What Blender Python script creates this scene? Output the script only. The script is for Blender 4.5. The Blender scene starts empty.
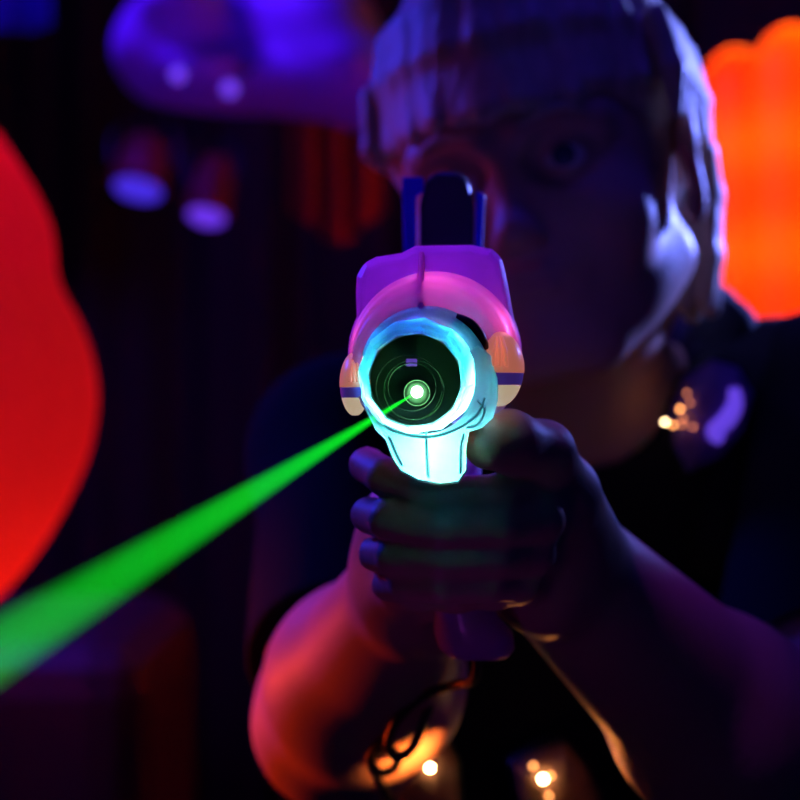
import bpy, bmesh, math, random
import numpy as np
from mathutils import Vector, Matrix

random.seed(7)
rng = np.random.default_rng(7)
sc = bpy.context.scene
COL = sc.collection
F = 1667.0
CZ = 1.15


def P(px, py, d):
    """a point of the place, measured off the photograph at distance d metres"""
    return Vector(((px - 400) / F * d, d, CZ + (400 - py) / F * d))


# ------------------------------------------------------------------ materials
def srgb(r, g, b):
    f = lambda c: (c / 255 / 12.92) if c / 255 <= .04045 else ((c / 255 + .055) / 1.055) ** 2.4
    return (f(r), f(g), f(b), 1)


def mat(name, base, rough=.5, emis=None, es=0, trans=0.0, bump=0.0, bscale=60, var=0.0, metal=0, spec=.5, wave=None, sss=0, coat=0):
    m = bpy.data.materials.new(name)
    m.use_nodes = True
    nt = m.node_tree
    N, L = nt.nodes, nt.links
    b = N['Principled BSDF']
    out = N['Material Output']
    b.inputs['Base Color'].default_value = base
    b.inputs['Roughness'].default_value = rough
    b.inputs['Metallic'].default_value = metal
    b.inputs['Specular IOR Level'].default_value = spec
    b.inputs['Coat Weight'].default_value = coat
    if sss:
        b.inputs['Subsurface Weight'].default_value = sss
        b.inputs['Subsurface Radius'].default_value = (.012, .004, .002)
        b.inputs['Subsurface Scale'].default_value = 1
    tc = N.new('ShaderNodeTexCoord')
    nz = N.new('ShaderNodeTexNoise')
    nz.inputs['Scale'].default_value = bscale
    nz.inputs['Detail'].default_value = 4
    if wave:
        mp = N.new('ShaderNodeMapping')
        mp.inputs['Scale'].default_value = wave
        L.new(tc.outputs['Object'], mp.inputs['Vector'])
        L.new(mp.outputs['Vector'], nz.inputs['Vector'])
    else:
        L.new(tc.outputs['Object'], nz.inputs['Vector'])
    if var:
        mx = N.new('ShaderNodeMix')
        mx.data_type = 'RGBA'
        mx.inputs[6].default_value = tuple(c * (1 - var) for c in base[:3]) + (1,)
        mx.inputs[7].default_value = tuple(min(1, c * (1 + var)) for c in base[:3]) + (1,)
        L.new(nz.outputs['Fac'], mx.inputs[0])
        L.new(mx.outputs[2], b.inputs['Base Color'])
    nrm = None
    if bump:
        bp = N.new('ShaderNodeBump')
        bp.inputs['Strength'].default_value = bump
        bp.inputs['Distance'].default_value = .002
        L.new(nz.outputs['Fac'], bp.inputs['Height'])
        L.new(bp.outputs['Normal'], b.inputs['Normal'])
        nrm = bp
    if emis:
        b.inputs['Emission Color'].default_value = emis
        b.inputs['Emission Strength'].default_value = es
    if trans:
        t = N.new('ShaderNodeBsdfTranslucent')
        t.inputs['Color'].default_value = base
        mix = N.new('ShaderNodeMixShader')
        mix.inputs[0].default_value = trans
        L.new(b.outputs[0], mix.inputs[1])
        L.new(t.outputs[0], mix.inputs[2])
        L.new(mix.outputs[0], out.inputs['Surface'])
        if var:
            L.new(mx.outputs[2], t.inputs['Color'])
    return m


M = dict(
    wall=mat('black painted wall', srgb(52, 44, 60), .9, bump=.3, bscale=30, var=.3),
    floor=mat('dark carpet floor', srgb(45, 40, 55), .95, bump=.5, bscale=200, var=.4),
    curtain=mat('dark stage cloth', srgb(46, 30, 42), .9, bump=.3, bscale=90, var=.4),
    skin=mat('skin', srgb(205, 158, 135), .5, bump=.12, bscale=350, var=.06, sss=.12, spec=.35),
    hair=mat('blond hair', srgb(214, 192, 160), .5, bump=.9, bscale=26, var=.35, wave=(9, 9, 1.0), spec=.3),
    shirt=mat('black cotton', srgb(16, 15, 20), .95, bump=.3, bscale=500, var=.3, spec=.1),
    vest=mat('black vest nylon', srgb(20, 18, 26), .8, bump=.3, bscale=300, var=.3, spec=.2),
    jeans=mat('dark denim', srgb(24, 26, 44), .9, bump=.3, bscale=400, var=.3),
    shoe=mat('dark canvas', srgb(30, 30, 34), .8, bump=.2, bscale=300, var=.2),
    sole=mat('pale rubber', srgb(200, 200, 195), .7, var=.05),
    eye=mat('eye white', srgb(225, 220, 215), .15, var=.03),
    iris=mat('iris blue grey', srgb(60, 80, 95), .2, var=.4, bscale=900),
    shell=mat('translucent lilac plastic', srgb(206, 150, 226), .32, trans=.45, bump=.05, bscale=80, var=.12, coat=.3),
    shroud=mat('translucent pink plastic', srgb(232, 160, 214), .45, trans=.5, bump=.06, bscale=60, var=.12, coat=.3),
    ring=mat('translucent frosted plastic', srgb(200, 232, 240), .25, trans=.6, bump=.15, bscale=120, var=.1, coat=.4),
    housing=mat('frosted clear plastic', srgb(215, 240, 242), .3, trans=.7, bump=.25, bscale=110, var=.12),
    pod=mat('translucent salmon plastic', srgb(245, 190, 170), .3, emis=srgb(240, 150, 120), es=.42, trans=.3, bump=.1, bscale=100, var=.1),
    podcream=mat('translucent cream plastic', srgb(240, 225, 200), .3, emis=srgb(235, 215, 180), es=.5, trans=.3, var=.1),
    band=mat('violet plastic band', srgb(130, 80, 190), .35, emis=srgb(90, 60, 170), es=.25, var=.1),
    black=mat('black plastic', srgb(14, 14, 17), .35, bump=.05, var=.2),
    dark_gloss=mat('dark glossy plastic', srgb(16, 24, 26), .18, bump=.02, var=.2),
    bore=mat('dark matt plate', srgb(26, 40, 34), .6, var=.15, bscale=300),
    laser=mat('laser diode', (0.2, 1, .25, 1), .4, emis=(.35, 1.0, .4, 1), es=60),
    indicator=mat('violet indicator lens', srgb(90, 50, 160), .2, emis=srgb(110, 70, 200), es=.5),  # a reflection, put into the colour as emission
    sight=mat('sight post plastic', srgb(60, 60, 78), .45, bump=.05, var=.2),
    wing=mat('blue plastic', srgb(60, 50, 235), .4, trans=.2, var=.1),  # blue light on the sight's sides is put into the base colour
    tube_dark=mat('dark satin plastic', srgb(9, 15, 15), .4, spec=.25, var=.1),
    cord=mat('black rubber cord', srgb(12, 12, 14), .45, bump=.1, bscale=300, var=.2),
    dome=mat('translucent violet lens plastic', srgb(150, 110, 190), .2, trans=.45, bump=.6, bscale=140, var=.3, coat=.5),
    amberdome=mat('translucent smoky lens plastic', srgb(190, 140, 110), .25, trans=.5, bump=.6, bscale=140, var=.3, coat=.5),
    led_pale=mat('pale amber led', (1, .8, .5, 1), .3, emis=(1, .72, .36, 1), es=17),
    led_amber=mat('amber led', (1, .45, .15, 1), .3, emis=(1, .36, .10, 1), es=9),
    led_dim=mat('dim amber led', (.8, .4, .15, 1), .3, emis=(1, .28, .12, 1), es=3.2),
    led_hot=mat('bright white amber led', (1, .9, .6, 1), .3, emis=(1, .66, .30, 1), es=75),
    tube=mat('violet light strip', srgb(150, 130, 240), .3, emis=srgb(110, 72, 240), es=.75, var=.1),  # violet highlight on the pod lens, painted as emission
    inf_red=mat('red inflatable fabric', srgb(255, 70, 85), .55, trans=.75, bump=.2, bscale=40, var=.08),
    inf_org=mat('orange inflatable fabric', srgb(255, 112, 25), .55, trans=.75, bump=.2, bscale=40, var=.06),
    bunker=mat('dull red vinyl', srgb(62, 18, 30), .6, bump=.2, var=.2),
    canopy=mat('lilac inflatable fabric', srgb(150, 120, 215), .55, bump=.4, bscale=9, var=.15),
    bulb_v=mat('violet bulb', (.2, .1, .5, 1), .3, emis=(.20, .06, 1, 1), es=.9),  # highlight on the canopy fabric, painted as emission
    bulb_b=mat('blue lamp lens', (.02, .02, .1, 1), .3, emis=(.06, .025, .75, 1), es=1.0),
    bulb_p=mat('violet lamp lens', (.03, .02, .1, 1), .3, emis=(.15, .035, .85, 1), es=1.0),
    lamp_body=mat('dark red lamp housing', srgb(120, 45, 40), .5, bump=.1, var=.3),
    drape=mat('rust cloth', srgb(150, 55, 30), .85, bump=.3, bscale=40, var=.3),
    blue_cloth=mat('blue cloth', srgb(40, 40, 170), .85, bump=.3, bscale=40, var=.3),
    truss=mat('dark metal pipe', srgb(50, 50, 56), .4, metal=.8, var=.1),
)
M['beam'] = bpy.data.materials.new('green laser light in haze')
M['beam'].use_nodes = True
nt = M['beam'].node_tree
nt.nodes.remove(nt.nodes['Principled BSDF'])
em = nt.nodes.new('ShaderNodeEmission')
em.inputs['Color'].default_value = (.004, 1, .02, 1)
em.inputs['Strength'].default_value = 220
BEAM_EM = em
nt.links.new(em.outputs[0], nt.nodes['Material Output'].inputs['Volume'])


# ------------------------------------------------------------------ objects
def link(name, me, m, parent=None, smooth=True):
    o = bpy.data.objects.new(name, me)
    COL.objects.link(o)
    if m is not None:
        me.materials.append(m)
    if smooth:
        for p in me.polygons:
            p.use_smooth = True
    if parent is not None:
        o.parent = parent
        o.matrix_parent_inverse = Matrix.Translation(-parent.location) if parent.parent is None else Matrix()
    return o


def from_bm(name, bm, m, parent=None, smooth=True, bevel=0, sub=0):
    bmesh.ops.recalc_face_normals(bm, faces=bm.faces)
    me = bpy.data.meshes.new(name)
    bm.to_mesh(me)
    bm.free()
    o = link(name, me, m, parent, smooth)
    if bevel:
        b = o.modifiers.new('bevel', 'BEVEL')
        b.width = bevel
        b.segments = 3
        b.limit_method = 'ANGLE'
        b.angle_limit = .6
    if sub:
        s = o.modifiers.new('sub', 'SUBSURF')
        s.levels = s.render_levels = sub
    if smooth and bevel:
        for p in me.polygons:
            p.use_smooth = False
    return o


def thing(name, loc, label, cat, group=None):
    o = bpy.data.objects.new(name, None)
    o.empty_display_size = .02
    COL.objects.link(o)
    o.location = loc
    return tag(o, label, cat, group)


def tag(o, label, cat, group=None, kind=None):
    o['label'] = label
    o['category'] = cat
    if group:
        o['group'] = group
    if kind:
        o['kind'] = kind
    return o


def struct(o):
    o['kind'] = 'structure'
    return o


def loft(rings, cap=True, closed=True):
    """rings: list of equally long point lists"""
    bm = bmesh.new()
    vr = [[bm.verts.new(p) for p in r] for r in rings]
    n = len(vr[0])
    for a, b in zip(vr, vr[1:]):
        for i in range(n if closed else n - 1):
            j = (i + 1) % n
            bm.faces.new((a[i], a[j], b[j], b[i]))
    if cap:
        bm.faces.new(vr[0][::-1])
        bm.faces.new(vr[-1])
    return bm


def circ(c, ax, r, n=32, up=Vector((0, 0, 1)), rx=None, phase=0.0):
    ax = Vector(ax).normalized()
    u = up - ax * up.dot(ax)
    u.normalize()
    v = ax.cross(u)
    rx = r if rx is None else rx
    return [Vector(c) + u * (r * math.cos(t)) + v * (rx * math.sin(t)) for t in [phase + 2 * math.pi * i / n for i in range(n)]]


def lathe(c, ax, prof, n=48, cap=True, phase=0.0, rx=1.0):
    c = Vector(c)
    axn = Vector(ax).normalized()
    return loft([circ(c + axn * s, axn, max(r, 1e-5), n, phase=phase, rx=max(r, 1e-5) * rx) for s, r in prof], cap)


def tube(pts, r, n=12, cap=True, sub=6):
    pts = [Vector(p) for p in pts]
    if sub > 1:   # Catmull-Rom
        q = [pts[0]] + pts + [pts[-1]]
        out = []
        for i in range(1, len(q) - 2):
            p0, p1, p2, p3 = q[i - 1:i + 3]
            for k in range(sub):
                t = k / sub
                out.append(.5 * ((2 * p1) + (p2 - p0) * t + (2 * p0 - 5 * p1 + 4 * p2 - p3) * t * t + (3 * p1 - p0 - 3 * p2 + p3) * t ** 3))
        out.append(pts[-1])
        pts = out
    rings = []
    up = Vector((0, 0, 1))
    for i, p in enumerate(pts):
        t = (pts[min(i + 1, len(pts) - 1)] - pts[max(i - 1, 0)]).normalized()
        if abs(t.dot(up)) > .97:
            up = Vector((1, 0, 0)) if abs(t.x) < .9 else Vector((0, 1, 0))
        u = (up - t * up.dot(t)).normalized()
        up = u
        v = t.cross(u)
        rr = r(i / (len(pts) - 1)) if callable(r) else r
        rings.append([p + u * rr * math.cos(a) + v * rr * math.sin(a) for a in [2 * math.pi * k / n for k in range(n)]])
    return loft(rings, cap)


def box(lo, hi):
    bm = bmesh.new()
    bmesh.ops.create_cube(bm, size=1)
    for v in bm.verts:
        v.co = Vector([(lo[i] + hi[i]) / 2 + v.co[i] * (hi[i] - lo[i]) for i in range(3)])
    return bm


def ball(c, r, seg=20, rot=None):
    bm = bmesh.new()
    bmesh.ops.create_uvsphere(bm, u_segments=seg, v_segments=seg // 2 + 2, radius=1)
    r = (r, r, r) if not hasattr(r, '__len__') else r
    for v in bm.verts:
        p = Vector([v.co[i] * r[i] for i in range(3)])
        if rot is not None:
            p = rot @ p
        v.co = p + Vector(c)
    return bm


# ------------------------------------------------------------------ implicit surfaces
class Field:
    def __init__(s, lo, hi, h):
        s.lo, s.h = np.array(lo, float), h
        s.n = np.ceil((np.array(hi) - s.lo) / h).astype(int) + 1
        s.A = np.full(s.n, .05, np.float32)

    def sub(s, lo, hi):
        a = np.maximum(np.floor((np.array(lo) - s.lo) / s.h).astype(int), 0)
        b = np.minimum(np.ceil((np.array(hi) - s.lo) / s.h).astype(int) + 1, s.n)
        if np.any(b <= a):
            return None, None
        sl = tuple(slice(a[i], b[i]) for i in range(3))
        g = [(s.lo[i] + s.h * np.arange(a[i], b[i])).astype(np.float32) for i in range(3)]
        return sl, np.meshgrid(*g, indexing='ij', sparse=True)

    def op(s, fn, lo, hi, k=.004, mode='add'):
        m = k + 4 * s.h
        sl, g = s.sub(np.array(lo) - m, np.array(hi) + m)
        if sl is None:
            return
        d = fn(*g).astype(np.float32)
        a = s.A[sl]
        if mode == 'add':
            if k > 1e-5:
                hh = np.maximum(k - np.abs(a - d), 0) / k
                s.A[sl] = np.minimum(a, d) - hh * hh * k * .25
            else:
                s.A[sl] = np.minimum(a, d)
        else:
            d = -d
            if k > 1e-5:
                hh = np.maximum(k - np.abs(a - d), 0) / k
                s.A[sl] = np.maximum(a, d) + hh * hh * k * .25
            else:
                s.A[sl] = np.maximum(a, d)

    def cone(s, a, b, ra, rb, k=.004, mode='add'):
        a, b = np.array(a, float), np.array(b, float)
        ab = b - a
        L2 = float(ab @ ab) + 1e-12

        def fn(x, y, z):
            t = np.clip(((x - a[0]) * ab[0] + (y - a[1]) * ab[1] + (z - a[2]) * ab[2]) / L2, 0, 1)
            return np.sqrt((x - a[0] - t * ab[0]) ** 2 + (y - a[1] - t * ab[1]) ** 2 + (z - a[2] - t * ab[2]) ** 2) - (ra + t * (rb - ra))
        r = max(ra, rb)
        s.op(fn, np.minimum(a, b) - r, np.maximum(a, b) + r, k, mode)

    def chain(s, pts, rs, k=.003, k0=None):
        for i in range(len(pts) - 1):
            s.cone(pts[i], pts[i + 1], rs[i], rs[i + 1], k if i or k0 is None else k0)

    def ell(s, c, r, R=None, k=.004, mode='add'):
        c, r = np.array(c, float), np.array(r, float)
        R = np.eye(3) if R is None else np.array(R)

        def fn(x, y, z):
            X, Y, Z = x - c[0], y - c[1], z - c[2]
            u = (X * R[0, 0] + Y * R[1, 0] + Z * R[2, 0])
            v = (X * R[0, 1] + Y * R[1, 1] + Z * R[2, 1])
            w = (X * R[0, 2] + Y * R[1, 2] + Z * R[2, 2])
            k0 = np.sqrt((u / r[0]) ** 2 + (v / r[1]) ** 2 + (w / r[2]) ** 2)
            k1 = np.sqrt((u / r[0] ** 2) ** 2 + (v / r[1] ** 2) ** 2 + (w / r[2] ** 2) ** 2) + 1e-9
            return k0 * (k0 - 1) / k1
        m = max(r)
        s.op(fn, c - m, c + m, k, mode)

    def mesh(s, name):
        A, h = s.A, s.h
        I = A < 0
        cnt = np.zeros(tuple(n - 1 for n in A.shape), np.uint8)
        for dx in (0, 1):
            for dy in (0, 1):
                for dz in (0, 1):
                    cnt += I[dx:dx + cnt.shape[0], dy:dy + cnt.shape[1], dz:dz + cnt.shape[2]]
        act = (cnt > 0) & (cnt < 8)
        ci = np.argwhere(act)
        idx = np.full(cnt.shape, -1, np.int32)
        idx[act] = np.arange(len(ci))
        pos = np.zeros((len(ci), 3))
        num = np.zeros(len(ci))
        C = [(0, 0, 0), (1, 0, 0), (0, 1, 0), (1, 1, 0), (0, 0, 1), (1, 0, 1), (0, 1, 1), (1, 1, 1)]
        E = [(0, 1), (2, 3), (4, 5), (6, 7), (0, 2), (1, 3), (4, 6), (5, 7), (0, 4), (1, 5), (2, 6), (3, 7)]
        V = [A[ci[:, 0] + c[0], ci[:, 1] + c[1], ci[:, 2] + c[2]] for c in C]
        for a, b in E:
            m = (V[a] < 0) != (V[b] < 0)
            t = np.where(m, V[a] / np.where(m, V[a] - V[b], 1), 0)
            p = np.array(C[a])[None] + t[:, None] * (np.array(C[b]) - np.array(C[a]))[None]
            pos += p * m[:, None]
            num += m
        pos = (ci + pos / num[:, None]) * h + s.lo
        quads = []
        for ax in range(3):
            o1, o2 = [(1, 2), (2, 0), (0, 1)][ax]
            sa = [slice(1, n - 1) for n in A.shape]
            sb = list(sa)
            sa[ax] = slice(0, A.shape[ax] - 1)
            sb[ax] = slice(1, A.shape[ax])
            a, b = I[tuple(sa)], I[tuple(sb)]
            e = np.argwhere(a != b)
            if not len(e):
                continue
            flip = a[e[:, 0], e[:, 1], e[:, 2]]
            off = np.ones(3, int)
            off[ax] = 0
            e = e + off
            d1, d2 = np.zeros(3, int), np.zeros(3, int)
            d1[o1], d2[o2] = 1, 1
            q = np.stack([idx[tuple((e - d1 - d2).T)], idx[tuple((e - d2).T)], idx[tuple(e.T)], idx[tuple((e - d1).T)]], 1)
            q[~flip] = q[~flip][:, ::-1]
            quads.append(q)
        q = np.concatenate(quads)
        me = bpy.data.meshes.new(name)
        me.vertices.add(len(pos))
        me.vertices.foreach_set('co', pos.astype(np.float32).ravel())
        me.loops.add(q.size)
        me.loops.foreach_set('vertex_index', q.astype(np.int32).ravel())
        me.polygons.add(len(q))
        me.polygons.foreach_set('loop_start', np.arange(0, q.size, 4, dtype=np.int32))
        me.polygons.foreach_set('use_smooth', np.ones(len(q), bool))
        me.update(calc_edges=True)
        me.validate()
        return me


def field_obj(name, f, m, parent, smooth_it=2):
    o = link(name, f.mesh(name), m, parent, smooth=False)
    if smooth_it:
        s = o.modifiers.new('smooth', 'SMOOTH')
        s.factor = .5
        s.iterations = smooth_it
    return o


# =================================================================== the room
X0, X1, Y0, Y1, ZT = -3.2, 3.2, -2.4, 4.6, 3.0
struct(from_bm('floor', box((X0, Y0, -.1), (X1, Y1, 0)), M['floor'], smooth=False))
struct(from_bm('ceiling', box((X0, Y0, ZT), (X1, Y1, ZT + .1)), M['wall'], smooth=False))
struct(from_bm('wall_left', box((X0 - .1, Y0, 0), (X0, Y1, ZT)), M['wall'], smooth=False))
struct(from_bm('wall_right', box((X1, Y0, 0), (X1 + .1, Y1, ZT)), M['wall'], smooth=False))
struct(from_bm('wall_back', box((X0, Y1, 0), (X1, Y1 + .1, ZT)), M['wall'], smooth=False))
struct(from_bm('wall_front', box((X0, Y0 - .1, 0), (X1, Y0, ZT)), M['wall'], smooth=False))

# dark folded curtain in front of the back wall
bm = bmesh.new()
nx = 420
cols = []
for i in range(nx + 1):
    x = -2.9 + 5.8 * i / nx
    y = 4.35 + .06 * math.sin(x * 17 + 1.3 * math.sin(x * 3.1)) + .02 * math.sin(x * 41)
    cols.append([bm.verts.new((x, y - .02 * (1 - z / 2.9), z)) for z in (.02, .7, 1.4, 2.1, 2.9)])
for a, b in zip(cols, cols[1:]):
    for j in range(4):
        bm.faces.new((a[j], b[j], b[j + 1], a[j + 1]))
cur = from_bm('stage_curtain', bm, M['curtain'])
so = cur.modifiers.new('solid', 'SOLIDIFY')
so.thickness = .006
tag(cur, 'dark pleated curtain hanging across the whole back wall of the arena', 'curtain')


# =================================================================== glowing inflatables
def pleated(name, c, prof, lobes, amp, m, parent=None, n=None, zlobe=0.0):
    """upright pleated body: prof = (z, r) list bottom to top"""
    n = n or lobes * 12
    rings = []
    for z, r in prof:
        ring = []
        for i in range(n):
            t = 2 * math.pi * i / n
            lb = abs(math.sin(lobes * t / 2)) ** .8
            rr = r * (1 - amp + amp * lb)
            ring.append(Vector((c[0] + rr * math.cos(t), c[1] + rr * math.sin(t), z + zlobe(z, lb) if callable(zlobe) else z)))
        rings.append(ring)
    return from_bm(name, loft(rings), m, parent)


def interp(prof, n):
    ts = np.linspace(0, len(prof) - 1, n)
    z = np.interp(ts, range(len(prof)), [p[0] for p in prof])
    r = np.interp(ts, range(len(prof)), [p[1] for p in prof])
    for _ in range(3):
        r[1:-1] = (r[:-2] + 2 * r[1:-1] + r[2:]) / 4
    return list(zip(z, r))


def lamp(name, loc, energy, color, r=.05, kind='POINT', size=.3, target=None, spot=None, blend=.5):
    l = bpy.data.lights.new(name, kind)
    l.energy = energy
    l.color = color
    if kind == 'AREA':
        l.shape = 'DISK'
        l.size = size
    else:
        l.shadow_soft_size = r
    if kind == 'SPOT':
        l.spot_size = spot
        l.spot_blend = blend
    o = bpy.data.objects.new(name, l)
    COL.objects.link(o)
    o.location = loc
    if target is not None:
        o.rotation_euler = (Vector(target) - Vector(loc)).to_track_quat('-Z', 'Y').to_euler()
    return o


# red one at the left
dL = 1.4
pxm = F / dL
rc = P(-120, 400, dL)
rp = [(p, r) for p, r in [(650, 64), (630, 84), (600, 118), (570, 145), (540, 165), (500, 188), (460, 206), (420, 215), (385, 216),
                          (350, 209), (320, 197), (300, 186), (285, 178), (270, 174), (250, 173), (225, 170), (200, 160), (170, 143),
                          (135, 120), (105, 92), (80, 60), (65, 30), (60, 4)]]
rp = [(CZ + (400 - p) / pxm, r / pxm) for p, r in rp]
zb = rp[0][0]
stem = [(0.0, .26), (.03, .27), (.08, .24), (.16, .14), (.3, .085), (zb - .12, .06), (zb - .03, .056)]
t = thing('inflatable_totem', (rc.x, dL, 0), 'glowing red pleated inflatable totem with a bulging body on a thin stem', 'inflatable')
pleated('bulging_body', (rc.x, dL), interp(rp, 80), 26, .035, M['inf_red'], t)
pleated('stem', (rc.x, dL), interp(stem, 40), 12, .06, M['inf_red'], t)
lamp('totem_lamp_crimson', (rc.x - .02, dL, 1.36), .36, (1, .05, .26), .05)
lamp('totem_lamp_orange', (rc.x + .02, dL, 1.06), .55, (1, .20, .02), .06)

# orange one at the right
dR = 2.7
pxr = F / dR
oc = P(812, 400, dR)
zt = CZ + (400 - 48) / pxr
op_ = [(0.0, .21), (.03, .225), (.3, .215), (.8, .205), (1.2, .20), (zt - .25, .195), (zt - .12, .185), (zt - .05, .165), (zt - .02, .13), (zt - .005, .08), (zt, .02)]
t = thing('inflatable_column', (oc.x, dR, 0), 'glowing orange inflatable column made of upright lobes, behind the right shoulder', 'inflatable')
bm = bmesh.new()
bm.free()
for k in range(8):
    a = 2 * math.pi * (k + .38) / 8
    cx, cy = oc.x + .125 * math.cos(a), dR + .125 * math.sin(a)
    top = zt + (.012 if k % 2 else -.01)
    prof = [(.0, .060), (.02, .068), (.5, .068), (top - .10, .068), (top - .05, .060), (top - .02, .042), (top - .004, .02), (top, .002)]
    ring = [[Vector((cx + r * math.cos(2 * math.pi * i / 28) * 1.0, cy + r * math.sin(2 * math.pi * i / 28), z)) for i in range(28)] for z, r in interp(prof, 40)]
    from_bm('lobe', loft(ring), M['inf_org'], t)
    for z in (1.72, 1.55, 1.38, 1.2, 1.0):
        lamp('column_lamp', (cx, cy, z), .30, (1, .60, .03), .03)
from_bm('core', lathe((oc.x, dR, 0), (0, 0, 1), [(0, .07), (zt - .08, .07)], 24), M['inf_org'], t)

# dull red rounded block low at the left
bk = from_bm('padded_block', box((-1.35, 1.75, 0), (-.27, 2.25, .895)), M['bunker'], bevel=.06)
tag(bk, 'dull dark red padded block low on the floor below the red totem', 'block')

# =================================================================== background, top left
dB = 2.6
f = Field((-1.0, 2.2, 1.45), (.25, 3.1, 2.2), .012)
for px, py, rx, rz, dd in [(185, 45, 62, 46, 0), (240, 20, 80, 60, .05), (150, 60, 30, 34, -.02), (300, 35, 55, 55, .02), (345, 75, 50, 38, 0), (320, 30, 55, 50, .0),
                           (205, 78, 50, 22, -.05), (290, 90, 70, 18, .02), (190, 15, 46, 22, -.12), (385, 92, 45, 40, .06), (250, -30, 90, 60, .05)]:
    p = P(px, py, dB + dd)
    f.ell(p, (rx / F * dB, .16, rz / F * dB), k=.05)
t = thing('inflatable_canopy', (P(260, 30, dB).x, dB, 1.6), 'lumpy violet blacklit inflatable hanging at the top behind the player', 'inflatable')
field_obj('lumpy_skin', f, M['canopy'], t, 4)
lamp('violet_wash_canopy_low', (-.45, 1.5, 1.0), 34, (.20, .008, 1), size=.2, kind='SPOT', r=.05, spot=.8, target=P(250, 60, dB))  # added second wash, evens out the canopy from below
for px, py, r in [(178, 75, 9), (230, 89, 10)]:
    from_bm('bulb', ball(P(px, py, dB - .2), r / F * dB * .75), M['bulb_v'], t)  # pale highlights on the fabric, put in as glowing balls
for x in (-.55, -.2):
    from_bm('hanging_line', tube([(x, dB, 1.8), (x, dB, ZT)], .006, 8, sub=1), M['truss'], t)

def stage_lamp(px, py, w, h, lens, lmat, label):
    d = 2.95
    c = P(px, py, d)
    w, h = w / F * d, h / F * d
    t = thing('stage_lamp', c, label, 'lamp', 'stage lamps')
    ax = Vector((lens[0], -.42, lens[1])).normalized()
    from_bm('housing', lathe(c - ax * h * .5, ax, [(0, .02), (.005, w * .34), (h * .2, w * .42), (h * .55, w * .5), (h * .9, w * .52), (h * .93, w * .46)], 36), M['lamp_body'], t)
    from_bm('lens', lathe(c - ax * h * .5, ax, [(h * .925, w * .43), (h * .95, w * .42), (h * 1.0, w * .3), (h * 1.02, .002)], 36), lmat, t)
    from_bm('yoke', tube([c + Vector((-w * .56, 0, 0)), c + Vector((-w * .56, .02, h * .55)), c + Vector((0, .05, h * .75)), c + Vector((w * .56, .02, h * .55)), c + Vector((w * .56, 0, 0))], .006, 8), M['truss'], t)
    from_bm('drop_pole', tube([c + Vector((0, .05, h * .75)), Vector((c.x, c.y + .05, ZT))], .012, 10, sub=1), M['truss'], t)
    return t


stage_lamp(143, 166, 56, 62, (-.15, -1), M['bulb_b'], 'dark red stage lamp with a deep blue lens, beside the red totem')
stage_lamp(212, 190, 44, 70, (-.15, -1), M['bulb_p'], 'dark red stage lamp with a round violet lens, nearer the player')

bm = bmesh.new()
cols = []
for i in range(61):
    u = i / 60
    p = P(288 + 96 * u, 100, 3.0)
    zb_ = P(0, 228 - 16 * math.cos(u * 6), 3.0).z
    y = 3.0 + .02 * math.sin(u * 22)
    cols.append([bm.verts.new((p.x, y, zb_ + (P(0, 70, 3.0).z - zb_) * v / 6)) for v in range(7)])
for a, b in zip(cols, cols[1:]):
    for j in range(6):
        bm.faces.new((a[j], b[j], b[j + 1], a[j + 1]))
dr = from_bm('hanging_drape', bm, M['drape'])
dr.modifiers.new('s', 'SOLIDIFY').thickness = .008
for x_ in (292, 380):
    from_bm('hanging_line', tube([P(x_, 70, 3.0), Vector((P(x_, 70, 3.0).x, 3.0, ZT))], .004, 8, sub=1), M['truss'], dr)
tag(dr, 'short rust coloured cloth drape hanging on lines behind the violet inflatable', 'drape')

bm = bmesh.new()
cols = []
for i in range(41):
    u = i / 40
    x = P(-90 + 145 * u, 0, 3.2).x
    y = 3.2 + .02 * math.sin(u * 17)
    zl = P(0, 42 - 14 * u, 3.2).z
    cols.append([bm.verts.new((x, y, zl + (ZT - .01 - zl) * v / 6)) for v in range(7)])
for a, b in zip(cols, cols[1:]):
    for j in range(6):
        bm.faces.new((a[j], b[j], b[j + 1], a[j + 1]))
dr = from_bm('ceiling_banner', bm, M['blue_cloth'])
dr.modifiers.new('s', 'SOLIDIFY').thickness = .008
tag(dr, 'plain deep blue cloth banner hanging from the ceiling in the far corner', 'banner')

# =================================================================== the player
H0 = np.array(P(506, 169, .735))
yaw, roll = math.radians(18), math.radians(12)
Yl = np.array([math.sin(yaw), math.cos(yaw), 0])
Xl0 = np.array([math.cos(yaw), -math.sin(yaw), 0])
Zl0 = np.array([0, 0, 1.0])
Xl = math.cos(roll) * Xl0 + math.sin(roll) * Zl0
Zl = -math.sin(roll) * Xl0 + math.cos(roll) * Zl0
HR = np.stack([Xl, Yl, Zl], 1)


def HL(x, y, z):
    return H0 + HR @ (np.array([x, y, z]) / 1045)


def mm(*a):
    return tuple(v / 1045 for v in a)


# joints
SH_R = np.array([.235, .875, 1.145])     # shoulder at the photo's right
SH_L = np.array([-.030, .905, 1.120])
EL_R = np.array(P(792, 792, .68))
EL_L = np.array(P(342, 722, .715))
WR_R = np.array(P(548, 556, .548))
WR_L = np.array(P(418, 588, .575))
CH = np.array([.088, .955, 1.00])

player = thing('person', (.088, .98, 0), 'person with blond hair in a dark shirt, aiming a glowing gun with both hands', 'person')

f = Field((-.13, .455, .80), (.31, 1.06, 1.43), .0016)
# torso
f.ell(CH + (0, 0, .02), (.125, .078, .155), k=.02)
f.ell(CH + (0, .01, -.13), (.108, .075, .13), k=.04)
f.cone(SH_L + (.03, .01, -.005), SH_R + (-.03, .02, -.01), .045, .045, .05)
f.ell(SH_L, (.042, .042, .042), k=.03)
f.ell(SH_R, (.042, .042, .042), k=.03)
# neck
f.cone(HL(0, 92, -45), (.098, .935, 1.12), .046, .052, .03)
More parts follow.
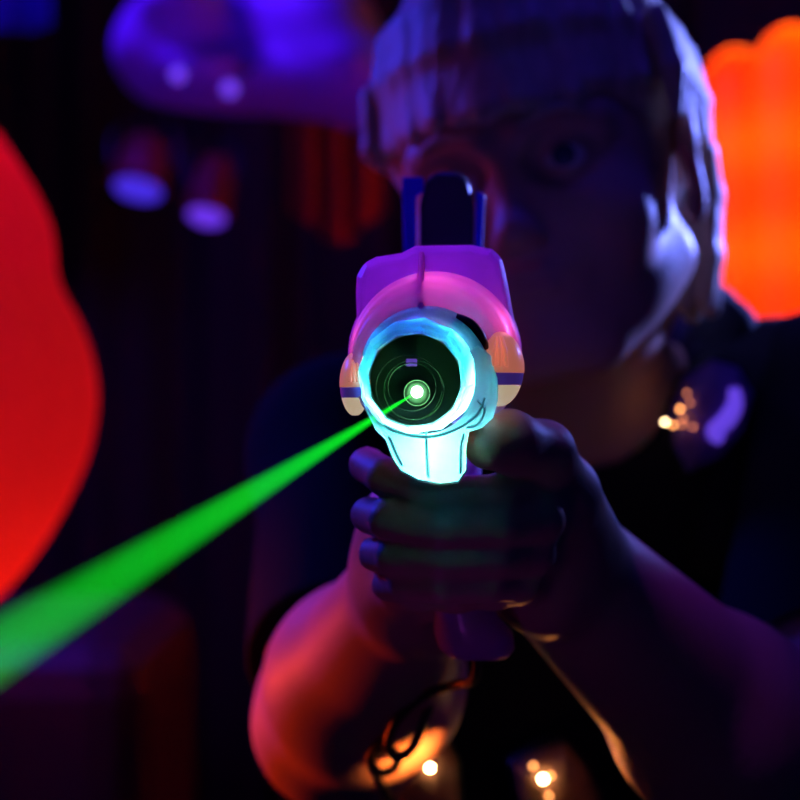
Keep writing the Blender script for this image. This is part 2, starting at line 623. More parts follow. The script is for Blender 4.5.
# arms
for SH, EL, WR in ((SH_L, EL_L, WR_L), (SH_R, EL_R, WR_R)):
    f.cone(SH, SH + (EL - SH) * .6, .040, .036, .03)
    f.cone(SH + (EL - SH) * .6, EL, .036, .034, .02)
    mid = EL + (WR - EL) * .35
    f.cone(EL, mid, .034, .036, .02)
    f.cone(mid, WR, .036, .0225, .02)
# --- head
f.ell(HL(0, 88, 32), mm(70, 88, 76), HR, k=.01)
f.ell(HL(0, 58, -8), mm(62, 62, 66), HR, k=.02)
f.ell(HL(0, 52, -50), mm(50, 48, 42), HR, k=.02)
f.ell(HL(0, 22, -80), mm(21, 18, 15), HR, k=.018)             # chin
for s in (-1, 1):
    f.cone(HL(s * 52, 75, -48), HL(s * 20, 28, -82), .014, .013, .02)     # jaw
    f.ell(HL(s * 36, 24, -30), mm(22, 18, 20), HR, k=.016)      # cheek
    f.cone(HL(s * 12, 4, 15), HL(s * 42, 16, 17), .007, .006, .012)       # brow
    f.ell(HL(s * 27, 1, 0), mm(18, 12, 11), HR, k=.008, mode='sub')
    f.ell(HL(s * 27, 15, 0), mm(13.2, 13.2, 13), HR, k=.004)    # lids
    f.ell(HL(s * 27, 1, -1), mm(11, 9, 2.3), HR, k=.001, mode='sub')
    f.ell(HL(s * 7.5, -4, -34), mm(5, 6, 4.5), HR, k=.004)       # nostril wing
    f.ell(HL(s * 4.5, -5, -39), mm(2.2, 3.4, 2.4), HR, k=.001, mode='sub')
    # ear
    RE = HR @ np.array(Matrix.Rotation(math.radians(s * 14), 3, 'Z'))
    eo = np.array(HL(0, 0, 0)) * 0 if s > 0 else HR @ np.array([.017, .030, 0])
    f.ell(HL(s * 75, 70, -6) + eo, mm(5, 16, 28), RE, k=.003)
    f.ell(HL(s * 76, 70, 6) + eo, mm(4.5, 18, 16), RE, k=.003)
    f.ell(HL(s * 81, 67, -4) + eo, mm(5, 8, 15), RE, k=.003, mode='sub')
    f.ell(HL(s * 81.5, 73, 11) + eo, mm(4, 8, 5), RE, k=.002, mode='sub')
    f.ell(HL(s * 72, 66, -29) + eo, mm(4.5, 7, 8), RE, k=.004)
f.cone(HL(0, 6, 4), HL(0, -8, -29), .0052, .0068, .008)          # nose
f.ell(HL(0, -10, -31), mm(8, 7.5, 7), HR, k=.006)
f.ell(HL(0, 8, -52), mm(24, 10, 14), HR, k=.01)
f.cone(HL(-13, 2, -51), HL(13, 2, -51), .0032, .0032, .004)      # lips
f.cone(HL(-8, -2, -50), HL(8, -2, -50), .0034, .0034, .003)
f.cone(HL(-9, -1, -57), HL(9, -1, -57), .0040, .0040, .003)
f.cone(HL(-19, 2, -53.5), HL(19, 2, -53.5), .001, .001, .001, mode='sub')
f.cone(HL(-12, -5.2, -53.5), HL(12, -5.2, -53.5), .0012, .0012, .001, mode='sub')

# --- hands: the one at the photo's right wraps the outside, the other one lies under it
GX = .0168


def PX(px, py, d):
    return np.array(P(px, py, d))


# outer hand palm (hand of the photo's right arm)
knR = [PX(553, 492, .522), PX(555, 522, .524), PX(548, 552, .527), PX(534, 578, .531)]
wz = WR_R
for i, kn in enumerate(knR):
    f.cone(WR_R, kn + np.array([-.001, .006, 0]), .019, .0088, .010)
f.ell((WR_R + knR[1] + knR[2]) / 3 + (0, .003, 0), (.014, .022, .028), k=.012)
rowsR = [489, 523, 556, 585]
radR = [.0056, .0056, .0053, .0049]
for i, (py, r) in enumerate(zip(rowsR, radR)):
    kn = knR[i]
    sag = [6, 4, 2, 0][i]
    ox, oz = [(0, .0), (2, -.0022), (-6, .0004), (-20, .0034)][i]
    lx = [0, 2, 8, 20][i]
    a = PX(538 + ox, py - 3, .494 + oz)
    b = PX(500 + ox * .6, py + sag, .4835 + oz)
    c = PX(440, py + sag + 1, .4805 + oz)
    d = PX(386 + lx, py - (12, 3, 0, 2)[i], .4875 + oz)
    e = PX(367 + lx, py - (24, 8, 2, 0)[i], .504 + oz)
    g = PX(371 + lx, py - (26, 8, 2, 2)[i], .518)
    f.chain([kn, a, b, c, d, e, g], [.0086, r + .0012, r + .0004, r + .0005, r + .0002, r - .0002, r - .0008], k=.0012, k0=.004)
    f.ell(a, (r * 1.25,) * 3, k=.002)
# outer thumb, coming off the side of the palm and closing over the barrel
f.chain([PX(566, 540, .535), PX(560, 495, .512), PX(543, 452, .490), PX(508, 441, .475), PX(489, 445, .468)],
        [.013, .0115, .0088, .0084, .0072], k=.004, k0=.012)
# inner hand
knL = [PX(398, 520, .548), PX(394, 548, .550), PX(394, 574, .552), PX(398, 596, .554)]
for kn in knL:
    f.cone(WR_L, kn, .018, .009, .010)
f.ell((WR_L + knL[1] + knL[2]) / 3, (.014, .022, .026), k=.012)
for i, (py, r) in enumerate(zip([505, 536, 566, 591], [.0058, .0058, .0056, .0054])):
    f.chain([knL[i], PX(402, py, .523), PX(415, py, .505), PX(455, py + 3, .4985), PX(495, py, .502), PX(515, py, .517)],
            [.009, .0066, r + .0002, r, r, r - .0008], k=.003, k0=.006)
f.chain([PX(408, 560, .562), PX(412, 520, .548), PX(414, 492, .530), PX(416, 482, .512)], [.012, .0095, .0080, .0070], k=.004, k0=.012)
# heel of the hands under the fist
f.cone(PX(400, 600, .545), PX(470, 603, .520), .0075, .006, .006)
body = field_obj('body', f, M['skin'], player, 2)
del f

# eyes, brows
for s in (-1, 1):
    e = from_bm('eye', ball(HL(s * 27, 14.6, 0), .0122, 28), M['eye'], player)
    c = HL(s * 27, 14.6, 0)
    ax = Vector(-HR[:, 1])
    from_bm('iris', lathe(Vector(c), ax, [(.0113, .0052), (.0121, .0045), (.0125, .0025), (.0126, .0001)], 24), M['iris'], e)
    pts = [HL(s * x, y, z) for x, y, z in ((9, -5.5, 16), (20, -4, 20), (32, -.5, 21), (42, 6, 17))]
    from_bm('eyebrow', tube(pts, lambda u: .0022 * math.sin(math.pi * (.15 + .8 * u)), 8), M['hair'], player)

# hair
f = Field(HL(0, 88, 20) - .135, HL(0, 88, 20) + .135, .0016)
f.ell(HL(0, 92, 38), mm(78, 94, 83), HR, k=.004)
f.cone(HL(0, 120, 0), HL(0, 130, -45), .064, .050, .02)
f.ell(HL(0, 40, -30), mm(62, 62, 72), HR, k=.006, mode='sub')
f.ell(HL(0, 0, -5), mm(80, 52, 42), HR, k=.006, mode='sub')
for s in (-1, 1):
    f.ell(HL(s * 80, 70, -20), mm(22, 24, 40), HR, k=.004, mode='sub')
f.ell(HL(-84, 78, -30), mm(30, 62, 52), HR, k=.004, mode='sub')
for i in range(26):                                  # fringe locks
    u = -1 + 2 * i / 25
    a = u * 1.15
    tip = 28 + 6 * rng.random() + 4 * abs(u)
    x, y = 66 * math.sin(a), 92 - 84 * math.cos(a)
    xt, yt = 68 * math.sin(a), 82 - 86 * math.cos(a)
    f.chain([HL(x * .9, y + 16, 82 - 10 * abs(u)), HL(x, y + 1, 58 - 6 * abs(u)), HL(xt + 3 * rng.normal(), yt - 3, tip - 4)],
            [.009, .0075, .0035], k=.007)
for i in range(34):                                   # strands over the crown
    a = 2 * math.pi * i / 34 + .05 * rng.normal()
    pts = []
    for q in (.25, .6, .95, 1.25, 1.5):
        pts.append(HL(78 * math.sin(q) * math.sin(a), 92 - 94 * math.sin(q) * math.cos(a), 38 + 83 * math.cos(q)))
    if math.cos(a) < .55 or True:
        f.chain(pts[:4 if math.cos(a) > .2 else 5], [.004, .006, .006, .005, .004], k=.008)
for s in (-1, 1):
    for i in range(7):                                # sides, over the top of the ear
        y = 42 + i * 15
        w_ = 1 if s > 0 else .93
        f.chain([HL(s * 76 * w_, y + 6, 62), HL(s * 79 * w_, y, 34), HL(s * 77 * w_, y - 2, (12 if s > 0 else 24) + 3 * rng.random() - (14 if i > 4 and s > 0 else 0))], [.006, .0058, .0028], k=.003)
hair = field_obj('hair', f, M['hair'], player, 1)
f = Field((.10, .76, 1.14), (.21, .92, 1.33), .0016)
for i in range(8):                                    # the long lock behind the ear
    o = np.array([(i - 3.5) * .0030, (i % 3) * .007, 0])
    f.chain([HL(72, 112, 5) + o * .4, PX(690, 195, .835) + o * .8, PX(687, 255, .83) + o, PX(686, 304 + 4 * (i % 3), .83) + o * 1.35], [.008, .0088, .0085, .004 + .001 * (i % 2)], k=.004)
field_obj('hair_lock', f, M['hair'], player, 1)

# shirt, with short sleeves
def torso_field(f, g, arm=True):
    f.ell(CH + (0, 0, .02), (.125 + g, .078 + g, .155 + g), k=.02)
    f.ell(CH + (0, .01, -.13), (.108 + g, .075 + g, .13 + g), k=.04)
    f.cone(SH_L + (.03, .01, -.005), SH_R + (-.03, .02, -.01), .045 + g, .045 + g, .05)
    if arm:
        for SH, EL in ((SH_L, EL_L), (SH_R, EL_R)):
            f.ell(SH, (.042 + g,) * 3, k=.03)
            f.cone(SH, SH + (EL - SH) * .82, .040 + g, .039 + g, .03)


f = Field((-.14, .70, .76), (.33, 1.08, 1.26), .003)
torso_field(f, .005)
nb = np.array([.098, .93, 1.15])
f.ell(nb + (0, -.01, .035), (.056, .062, .05), k=.004, mode='sub')
for SH, EL in ((SH_L, EL_L), (SH_R, EL_R)):      # cut the sleeve ends square
    d = (EL - SH)
    q = SH + d * .82
    dn = d / np.linalg.norm(d)
    f.op(lambda x, y, z: -((x - q[0]) * dn[0] + (y - q[1]) * dn[1] + (z - q[2]) * dn[2]) + 0 * x * y * z, q - .07, q + .07, .002, 'sub')
field_obj('shirt', f, M['shirt'], player, 2)
f = Field((.0, .84, 1.08), (.20, 1.05, 1.26), .003)
rgc = nb + (0, -.004, .012)
me_pts = [rgc + np.array([.053 * math.cos(a), .058 * math.sin(a), .012 * math.sin(a)]) for a in np.linspace(0, 2 * math.pi, 25)]
f.chain(me_pts, [.0055] * 25, k=.002)
field_obj('collar', f, M['shirt'], player, 1)
# trousers and shoes
f = Field((-.10, .84, .02), (.28, 1.20, .90), .005)
f.ell((.088, .975, .82), (.118, .092, .085), k=.03)
for s in (-1, 1):
    x = .088 + s * .062
    kx, fx = x + s * .02, x + s * .035
    f.chain([(x, .98, .76), (kx, .955, .44), (fx, 1.0, .075)], [.078, .056, .046], k=.03)
field_obj('trousers', f, M['jeans'], player, 3)
for s in (-1, 1):
    fx = .088 + s * .097
    f = Field((fx - .06, .80, .0), (fx + .06, 1.08, .15), .003)
    f.chain([(fx, 1.01, .045), (fx, .93, .042), (fx + s * .008, .87, .036)], [.036, .035, .028], k=.02)
    f.cone((fx, 1.0, .05), (fx, 1.0, .10), .036, .033, .02)
    f.op(lambda x, y, z: z - .018 + 0 * x * y, (fx - .06, .80, 0), (fx + .06, 1.08, .04), .001, 'sub')
    sh = field_obj('shoe', f, M['shoe'], player, 2)
    ring = []
    for z in (.001, .019):
        ring.append([Vector((fx + .037 * math.cos(a) * (1 if math.sin(a) > 0 else .86) + (s * .006 if math.sin(a) < 0 else 0), .945 + .105 * math.sin(a), z)) for a in [2 * math.pi * i / 40 for i in range(40)]])
    from_bm('sole', loft(ring), M['sole'], sh)

# =================================================================== the vest
vest = thing('laser_tag_vest', (.088, .90, .86), 'black padded game vest worn by the player, with glowing lens pods on strap and belly', 'vest')
f = Field((-.08, .80, .82), (.28, 1.08, 1.26), .003)
torso_field(f, .015, arm=False)
f.ell(nb + (0, -.02, .02), (.060, .09, .075), k=.006, mode='sub')
f.op(lambda x, y, z: (x - .030) + 0 * y * z, (-.08, .8, .8), (-.01, 1.08, 1.3), .004, 'sub') if False else None
# arm holes
f.ell(SH_L + (-.03, 0, -.03), (.062, .12, .10), k=.006, mode='sub')
f.ell(SH_R + (.040, 0, -.035), (.062, .12, .10), k=.006, mode='sub')
field_obj('padded_shell', f, M['vest'], vest, 2)
# thick strap pad over the shoulder at the photo's right
f = Field((.12, .80, 1.03), (.22, 1.05, 1.26), .002)
f.chain([(.165, .852, 1.075), (.168, .862, 1.14), (.170, .885, 1.185), (.170, .925, 1.195), (.168, .97, 1.165)], [.019, .019, .019, .019, .018], k=.006)
field_obj('strap_pad', f, M['vest'], vest, 1)


def facet_dome(c, rx, rz, depth, tilt, n=9, seed=0):
    """low faceted dome bulging to -Y"""
    r_ = random.Random(seed)
    jit = [1 + r_.uniform(-.13, .13) for _ in range(n)]
    ct, st = math.cos(tilt), math.sin(tilt)

    def ring(s, y):
        out = []
        for i in range(n):
            a = 2 * math.pi * i / n
            u, v = rx * s * jit[i] * math.cos(a), rz * s * jit[i] * math.sin(a)
            out.append(Vector((c[0] + u * ct - v * st, c[1] + y, c[2] + u * st + v * ct)))
        return out
    return ring


def lens_pod(c, rx, rz, tilt, leds, dome_m, seed, strip=None):
    ring = facet_dome(c, rx, rz, 0, tilt, seed=seed)
    b = from_bm('pod_base', loft([ring(1.08, .014), ring(1.12, .004), ring(1.06, .0)]), M['black'], vest, bevel=.001)
    d = from_bm('pod_lens', loft([ring(1.0, .0), ring(.97, -.006), ring(.80, -.012), ring(.45, -.0155), ring(.1, -.0165)]), dome_m, vest, smooth=False)
    for (dx, dz, r, m) in leds:
        q = Vector((c[0] + dx, c[1] - .0175, c[2] + dz))
        from_bm('led', ball(q, r, 12), m, d)
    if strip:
        from_bm('light_strip', tube([Vector((c[0] + x, c[1] - y, c[2] + z)) for x, y, z in strip], lambda u: .0036 * (.75 + .5 * math.sin(math.pi * u)), 12), M['tube'], d)  # glowing tube that traces the rim highlight on the lens


def px_leds(c, lst):
    """led positions given off the photograph, on the pod's plane"""
    out = []
    for px, py, r, m in lst:
        p = P(px, py, c[1] - .0175)
        out.append((p.x - c[0], p.z - c[2], r, M[m]))
    return out


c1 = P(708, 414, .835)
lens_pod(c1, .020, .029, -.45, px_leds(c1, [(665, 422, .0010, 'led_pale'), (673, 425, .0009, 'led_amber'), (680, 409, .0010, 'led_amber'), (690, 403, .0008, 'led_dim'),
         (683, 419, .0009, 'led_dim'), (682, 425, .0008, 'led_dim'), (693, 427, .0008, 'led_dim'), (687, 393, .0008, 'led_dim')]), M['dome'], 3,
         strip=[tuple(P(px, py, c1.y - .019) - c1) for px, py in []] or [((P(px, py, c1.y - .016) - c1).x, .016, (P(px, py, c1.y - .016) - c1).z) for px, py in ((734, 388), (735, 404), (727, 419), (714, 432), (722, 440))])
c2 = P(418, 772, .80)
lens_pod(c2, .018, .026, .25, px_leds(c2, [(430, 768, .0013, 'led_hot'), (411, 763, .0010, 'led_amber'), (398, 770, .0009, 'led_amber'), (389, 781, .0008, 'led_dim'),
         (432, 732, .0008, 'led_dim'), (448, 715, .0008, 'led_dim'), (376, 757, .0009, 'led_amber'), (378, 798, .0008, 'led_dim')]), M['amberdome'], 5)
c3 = P(556, 790, .825)
lens_pod(c3, .020, .024, .6, px_leds(c3, [(543, 779, .0014, 'led_hot'), (533, 766, .0010, 'led_amber'), (551, 776, .0009, 'led_amber'), (549, 796, .0009, 'led_amber')]), M['amberdome'], 8)
lamp('pod_glow_belly', P(462, 800, .61), .55, (1, .30, .06), r=.006, kind='SPOT', spot=.75, blend=.6, target=P(375, 725, .66))  # added spot, stands clear of the pod to warm the arm
lamp('pod_glow_sleeve', P(560, 800, .74), .12, (1, .30, .06), r=.006, kind='SPOT', spot=.6, blend=.8, target=P(620, 730, .62))  # added spot for the orange rim along the forearm
lamp('pod_glow_side', P(540, 775, .77), .006, (1, .38, .10), .004)

# =================================================================== the gun
mz = P(415, 380, .45)
gun = thing('laser_tag_gun', P(465, 650, .53), 'translucent pink and lilac toy gun with a glowing cyan muzzle, held by the player', 'toy gun')


def pxring(pts, d):
    return [P(x, y, d) for x, y in pts]


# faceted muzzle ring (12 sides), hollow
def gon(cx, cy, r, d, n=12, ph=.13, ry=None):
    ry = ry or r
    return [P(cx + r * math.sin(2 * math.pi * i / n + ph), cy - ry * math.cos(2 * math.pi * i / n + ph), d) for i in range(n)]


bm = loft([gon(415, 380, 47, .4625), gon(415, 380, 47, .452), gon(415, 380, 48.5, .4495), gon(414, 379, 53, .4490), gon(414, 378, 56, .4515),
           gon(416, 376, 58, .456), gon(419, 374, 60, .463), gon(415, 380, 47, .4625)], cap=False)
bmesh.ops.remove_doubles(bm, verts=bm.verts, dist=1e-6)
from_bm('muzzle_ring', bm, M['ring'], gun, smooth=False, bevel=.0004)
# collar behind, seen at the upper right


def arc(cx, cy, r, d, n=26, a0=-75, a1=88):
    return [P(cx + r * math.sin(math.radians(a0 + (a1 - a0) * i / (n - 1))), cy - r * math.cos(math.radians(a0 + (a1 - a0) * i / (n - 1))), d) for i in range(n)]


bm = loft([arc(424, 374, 52, .4575), arc(425, 373, 62, .4560), arc(426, 372, 66.5, .459), arc(427, 370, 68, .468)], cap=False, closed=False)
col = from_bm('muzzle_collar', bm, M['ring'], gun)
# bore interior
bore = from_bm('bore_tube', loft([gon(415, 380, 46.6, .453, 36), gon(415.5, 380, 45, .472, 36)], cap=False), M['tube_dark'], gun)
from_bm('bore_plate', lathe(P(415.5, 380, .472), (0, 1, 0), [(0, .0129), (.001, .0129)], 48), M['bore'], gun, smooth=False)
for cx, cy, r, d, w in ((409, 388, 33, .469, .00014), (412, 387, 24, .4665, .00016), (414, 390, 30, .467, .00018), (417, 393, 13, .4650, .0002)):
    pts = [P(cx + r * math.cos(a), cy + r * math.sin(a), d) for a in [2 * math.pi * i / 48 for i in range(49)]]
    from_bm('lens_rim', tube(pts, w, 6, sub=1), M['dark_gloss'], gun)
from_bm('lens_barrel', lathe(P(417, 393, .4655), (0, 1, 0), [(0, .0028), (.0002, .0034), (.006, .0036)], 32), M['bore'], gun, smooth=False)
from_bm('laser_diode', ball(P(417, 392, .4635), .0016, 20), M['laser'], gun)
from_bm('indicator', box(P(406, 366, .4665), P(417, 359, .4700)), M['indicator'], gun, smooth=False, bevel=.0003)  # small violet reflection in the bore, modelled as a glowing block
# shroud: stepped rounded shell around the muzzle
srings = [(419, 375, 60, .4592), (420, 373, 66, .4587), (424, 368, 71, .4600), (424, 368, 72.5, .4602), (427, 365, 75, .4622), (430, 361, 77, .4640), (430.5, 360.5, 78.5, .4641),
          (432, 359, 81, .468), (434, 358, 83, .471), (434, 358, 84.2, .4712), (435, 357, 86, .476), (435, 355, 87, .484), (436, 353, 85, .492)]
from_bm('barrel_shroud', loft([gon(a, b, c, d, 72) for a, b, c, d in srings], cap=False), M['shroud'], gun)
# dark slot beside the collar
from_bm('shroud_slot', tube([P(455, 320, .4585), P(468, 325, .4585), P(478, 336, .4585), P(483, 350, .459)], .0020, 10), M['black'], gun)
# seam fin
from_bm('seam_rib', loft([[P(418, 312, .4565), P(424, 312, .4565), P(424, 252, .474), P(419, 252, .474)], [P(417, 312, .46), P(425, 312, .46), P(425, 250, .482), P(418, 250, .482)]]), M['shroud'], gun, smooth=False, bevel=.0006)
# receiver: chamfered body from the shroud back towards the shoulder
outline = [(357, 330), (356, 292), (357, 276), (364, 263), (376, 257), (402, 253), (415, 246), (470, 245), (492, 249), (502, 258), (508, 285), (516, 330), (512, 380), (490, 410), (380, 410), (362, 380)]
outline2 = [(x if True else 0, y) for x, y in outline]
ctr = (435, 330)


def scale_o(o, s, dx=0, dy=0):
    return [(ctr[0] + (x - ctr[0]) * s + dx, ctr[1] + (y - ctr[1]) * s + dy) for x, y in o]


bm = loft([pxring(scale_o(outline, .955), .4755), pxring(scale_o(outline, 1.0), .480), pxring(scale_o(outline, .99, 0, 0), .50), pxring(scale_o(outline, .92, 3, -6), .56),
           pxring(scale_o(outline, .80, 8, -10), .605), pxring(scale_o(outline, .42, 10, -18), .635)])
from_bm('receiver', bm, M['shell'], gun, smooth=False, bevel=.0016)
# side lamps
for cx, cy, rx, ry, d, s in ((355, 384, 15.5, 32, .468, -1), (497.5, 369, 27, 38, .466, 1)):
    k = d / F
    c = P(cx, cy, d)

    def slab(y0, y1, sc_=1.0, dep=.011, n=18):
        rings = []
        for i in range(n + 1):
            zz = y0 + (y1 - y0) * i / n
            w = math.sqrt(max(0.02, 1 - zz * zz)) * sc_
            rings.append([Vector((c.x + rx * k * w * math.cos(a), c.y + dep * w * math.sin(a), c.z + ry * k * zz)) for a in [2 * math.pi * j / 28 for j in range(28)]])
        return rings
    sl = from_bm('side_lamp', loft(slab(-.10, 1.0)), M['pod'], gun)
    from_bm('band', loft(slab(-.42, -.11, .97)), M['band'], sl)
    from_bm('lower_lens', loft(slab(-.98, -.43, .96)), M['podcream'], sl)
    for j in range(3):
        u = -.5 + .5 * j
        from_bm('rib', tube([c + Vector((rx * k * u * .5, -.0112, ry * k * .05)), c + Vector((rx * k * u * .42, -.0104, ry * k * .45)), c + Vector((rx * k * u * .2, -.0060, ry * k * .82))], .0005, 6), M['pod'], sl)
from_bm('screw', lathe(P(516, 384, .4615), (0, 1, 0), [(0, .0009), (.0004, .0012), (.003, .0012)], 16), M['pod'], gun)
# glowing lamp housing under the muzzle
hs = [(361, 392), (366, 410), (376, 430), (386, 440), (393, 458), (401, 470), (418, 479), (440, 483), (458, 481), (466, 470), (466, 448), (469, 432), (482, 428), (493, 418), (498, 400), (499, 378), (492, 356), (478, 345)]
inner = [(368, 392), (372, 404), (382, 416), (392, 422), (400, 426), (408, 427), (416, 427.5), (426, 427.5), (434, 426), (442, 424), (450, 419), (456, 412), (461, 404), (465, 396), (467, 386), (467, 375), (466, 362), (462, 354)]


def band_loft(outs, ins, d0, d1, thick=.0):
    bm = bmesh.new()
    n = len(outs)
    A_ = [bm.verts.new(P(*outs[i], d0 + .0035)) for i in range(n)]
    B_ = [bm.verts.new(P(outs[i][0] * .86 + ins[i][0] * .14, outs[i][1] * .86 + ins[i][1] * .14, d0 + .0008)) for i in range(n)]
    C_ = [bm.verts.new(P(outs[i][0] * .3 + ins[i][0] * .7, outs[i][1] * .3 + ins[i][1] * .7, d0)) for i in range(n)]
    D_ = [bm.verts.new(P(*ins[i], d0 + .0012)) for i in range(n)]
    E_ = [bm.verts.new(P(*outs[i], d1)) for i in range(n)]
    for i in range(n - 1):
        for a, b in ((A_, B_), (B_, C_), (C_, D_), (E_, A_)):
            bm.faces.new((a[i], a[i + 1], b[i + 1], b[i]))
    return bm


h_ = from_bm('lamp_housing', band_loft(hs, [(415 + (x - 415) * 1.15, 380 + (y - 380) * 1.13) for x, y in inner], .4535, .476), M['housing'], gun)
from_bm('housing_seam', tube([P(426, 430, .4532), P(427, 455, .4545), P(429, 477, .4560)], .00035, 6), M['housing'], h_)
for pts in ([(372, 412), (392, 430), (424, 437), (452, 431), (476, 416), (485, 398)], [(388, 436), (396, 452), (402, 466)], [(464, 434), (460, 452), (461, 474)],
            [(477, 400), (485, 410), (478, 424), (466, 428)]):
    from_bm('housing_rib', tube([P(x, y, .4533 + (.001 if y > 440 else 0)) for x, y in pts], .0004, 8), M['housing'], h_)
bmt = bmesh.new()
o1 = [bmt.verts.new(P(430 + (x - 430) * 1.02, 430 + (y - 430) * 1.04, .4600)) for x, y in hs[1:13]]
o2 = [bmt.verts.new(P(430 + (x - 430) * 1.02, 430 + (y - 430) * 1.04, .4765)) for x, y in hs[1:13]]
for q in range(11):
    bmt.faces.new((o1[q], o1[q + 1], o2[q + 1], o2[q]))
bmt.faces.new(o2)
from_bm('lamp_tray', bmt, M['black'], gun, smooth=False)  # added unseen shield, keeps the lamp's light off the hand
lamp('muzzle_led', P(430, 448, .464), .045, (.20, 1, .90), .0012)
lamp('muzzle_led_side', P(484, 402, .4625), .05, (.16, 1, .90), .001)
lamp('muzzle_led_small', P(374, 414, .466), .03, (.14, .95, 1), .001)
for a_, e_, c_ in ((0, .0035, (.0, .14, 1)), (45, .003, (.03, .7, 1)), (90, .012, (.06, 1, .9)), (135, .07, (.25, 1, .92)), (180, .09, (.25, 1, .92)),
                   (225, .07, (.22, 1, .92)), (270, .008, (.05, .9, 1)), (315, .0025, (.0, .25, 1))):
    lamp('ring_led', P(416 + 52 * math.sin(math.radians(a_)), 377 - 51 * math.cos(math.radians(a_)), .4575), e_, c_, .0008)
for x_, y_, e_ in ((433, 300, .004), (362, 338, .0025), (502, 322, .0035)):
    lamp('shroud_led', P(x_, y_, .470), e_ * 1.2, (1, .20, .50), .005)
lamp('diode_spill', P(417, 392, .4585), .0011, (.02, 1, .12), .0006)
lamp('muzzle_spill', P(436, 487, .459), .0006, (.01, .55, 1), .001)  # added lamp outside the housing, imitates light leaking onto the fingers
lamp('collar_led', P(462, 332, .4625), .0012, (.03, .8, 1), .001)
lamp('shell_led', P(415, 300, .505), .045, (.48, .05, 1), .004)
# front sight
sd = .575
from_bm('rear_sight', loft([pxring([(420, 285), (472, 285), (474, 205), (468, 180), (458, 172), (436, 172), (426, 180), (420, 205)], sd),
                             pxring([(420, 285), (472, 285), (474, 205), (468, 180), (458, 172), (436, 172), (426, 180), (420, 205)], sd + .022)]), M['sight'], gun, smooth=False, bevel=.002)
from_bm('sight_wing', loft([pxring([(404, 285), (416, 285), (416, 196), (424, 192), (424, 177), (402, 177)], sd + .002), pxring([(404, 285), (416, 285), (416, 196), (424, 192), (424, 177), (402, 177)], sd + .02)]), M['wing'], gun, smooth=False, bevel=.001)
from_bm('sight_wing', loft([pxring([(473, 285), (480, 285), (485, 195), (476, 190)], sd + .002), pxring([(473, 285), (480, 285), (485, 195), (476, 190)], sd + .02)]), M['wing'], gun, smooth=False, bevel=.001)
# under-body joining the barrel with the grip, and the grip itself
def rr(c, hx, hy, n=24, p=3.2):
    out = []
    for i in range(n):
        a = 2 * math.pi * i / n
        ca, sa = math.cos(a), math.sin(a)
        q = (abs(ca) ** p + abs(sa) ** p) ** (-1 / p)
        out.append(Vector((c[0] + hx * q * ca, c[1] + hy * q * sa, c[2])))
    return out


from_bm('grip', loft([rr((.0160, .523, 1.145), .010, .018), rr((.0165, .523, 1.12), .0088, .014), rr((.0175, .525, 1.10), .0085, .014), rr((.019, .528, 1.088), .0085, .015),
                       rr((.0215, .532, 1.080), .0105, .017), rr((.0235, .535, 1.0755), .0125, .019), rr((.0245, .536, 1.071), .0120, .018), rr((.0250, .536, 1.0685), .0095, .015)]), M['shell'], gun)
lamp('grip_glow_uv', (.0, .44, 1.02), .012, (.55, .08, 1), .01)

# cord from the grip to the vest
cd = from_bm('coiled_cord', tube([(.025, .536, 1.069), P(474, 680, .555), P(450, 686, .58), P(420, 698, .60), P(396, 722, .606), P(388, 745, .608), P(397, 757, .610), P(412, 748, .612), P(424, 722, .612),
                                   P(430, 700, .614), P(420, 690, .616), P(404, 706, .617), P(388, 735, .618), P(376, 748, .619), P(370, 760, .620), P(378, 772, .622), P(392, 770, .624), P(398, 757, .626),
                                   P(388, 748, .628), P(374, 757, .630), P(384, 790, .66), P(420, 850, .79)], .0017, 10), M['cord'])
tag(cd, 'thin black coiled cord looping from the toy gun grip to the vest', 'cord')

# =================================================================== the beam
b0 = P(417, 392, .4615)
b1 = P(0, 648, .135)
dr_ = (b1 - b0).normalized()
end = b0 + dr_ * ((b0.y - (Y0 + .005)) / -dr_.y)
bmm = loft([circ(b0, dr_, .00022, 20), circ(b0 + dr_ * .05, dr_, .0004, 20), circ(b0 + dr_ * .35, dr_, .0009, 20), circ(end, dr_, .004, 20)])
beam = from_bm('laser_beam', bmm, M['beam'])
tag(beam, 'bright green laser beam leaving the toy gun muzzle towards the lower left', 'laser beam')

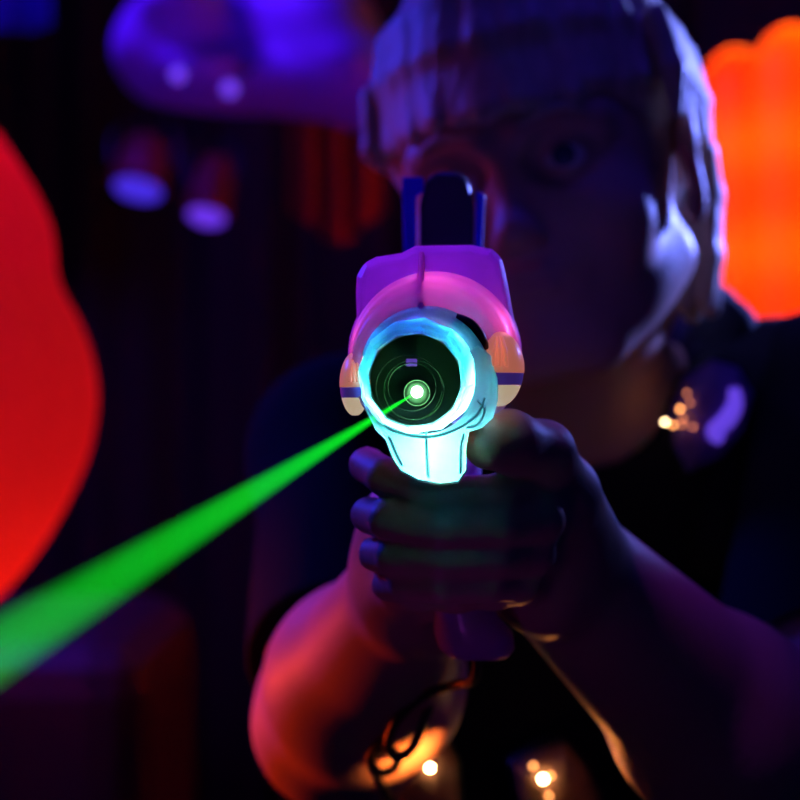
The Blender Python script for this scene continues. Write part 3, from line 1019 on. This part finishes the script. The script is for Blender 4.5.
# =================================================================== lights of the arena, and added fills
hd = Vector(HL(0, 88, 30))
lamp('uv_wash_behind_right', (.94, 1.60, 1.58), 290, (.15, .20, 1), r=.06, kind='SPOT', spot=.205, blend=.3, target=(.16, .84, 1.285))
lamp('blue_wash_top', (.15, .72, 2.4), 2.8, (.04, .02, 1), size=.3, kind='AREA', target=(.1, .72, 1.2))  # added overhead fill, tints the hair and forearm tops blue
lamp('blue_wash_behind_left', (-.85, 1.35, 1.72), 11, (.015, .035, 1), size=.3, kind='AREA', target=hd)
lamp('magenta_wash_left', (-.70, .95, 1.32), 2.6, (.85, .06, .45), r=.05, kind='SPOT', spot=.26, blend=.8, target=P(395, 190, .76))
lamp('violet_wash_above_gun', (-.10, .33, 1.44), 4.0, (.34, .04, 1), r=.02, kind='SPOT', spot=.28, blend=.5, target=P(428, 265, .51))
lamp('red_wash_left_low', (-.62, 1.0, .98), 15, (1, .06, .004), r=.05, kind='SPOT', spot=.36, blend=.5, target=P(330, 680, .70))  # added spot, carries the totem's red onto the arm
lamp('violet_wash_canopy', (-.72, 2.0, 2.35), 14, (.13, .012, 1), size=.3, kind='AREA', target=P(240, 60, dB))
lamp('amber_wash_far', (-.9, 2.1, 1.0), .10, (1, .16, .08), size=.2, kind='AREA', target=P(250, 180, 2.6))
lamp('dim_fill_front', (.9, -.8, 2.2), .75, (.02, .025, 1), size=1.5, kind='AREA', target=(.1, .6, 1.1))  # added soft blue fill, no fixture of the arena
lamp('dim_fill_red', (-1.2, -.2, 1.8), .015, (1, .12, .35), size=.8, kind='AREA', target=(.1, .7, 1.1))  # added weak red fill, likewise without a fixture
lamp('far_wash_red', (-1.6, 3.4, .4), .5, (.7, .05, .35), size=.5, kind='AREA', target=(-.8, 4.4, 1.3))
lamp('far_wash_blue', (-1.1, 2.6, 2.8), 1.6, (.05, .04, 1), size=.4, kind='AREA', target=(-.8, 3.2, 1.9))

w = bpy.data.worlds.new('w')
sc.world = w
w.use_nodes = True
w.node_tree.nodes['Background'].inputs[0].default_value = (.0, .0, .0, 1)

# =================================================================== camera
cam = bpy.data.cameras.new('cam')
cam.sensor_width = 36
cam.lens = F * 36 / 800
cam.clip_start = .005
cam.dof.use_dof = True
cam.dof.focus_distance = .452
cam.dof.aperture_fstop = cam.lens / 7.2
co = bpy.data.objects.new('camera', cam)
COL.objects.link(co)
co.location = (0, 0, CZ)
co.rotation_euler = (math.pi / 2, 0, 0)
sc.camera = co
sc.view_settings.view_transform = 'Standard'
sc.view_settings.look = 'None'
sc.view_settings.exposure = 0
sc.view_settings.gamma = 1
sc.view_settings.use_curve_mapping = False
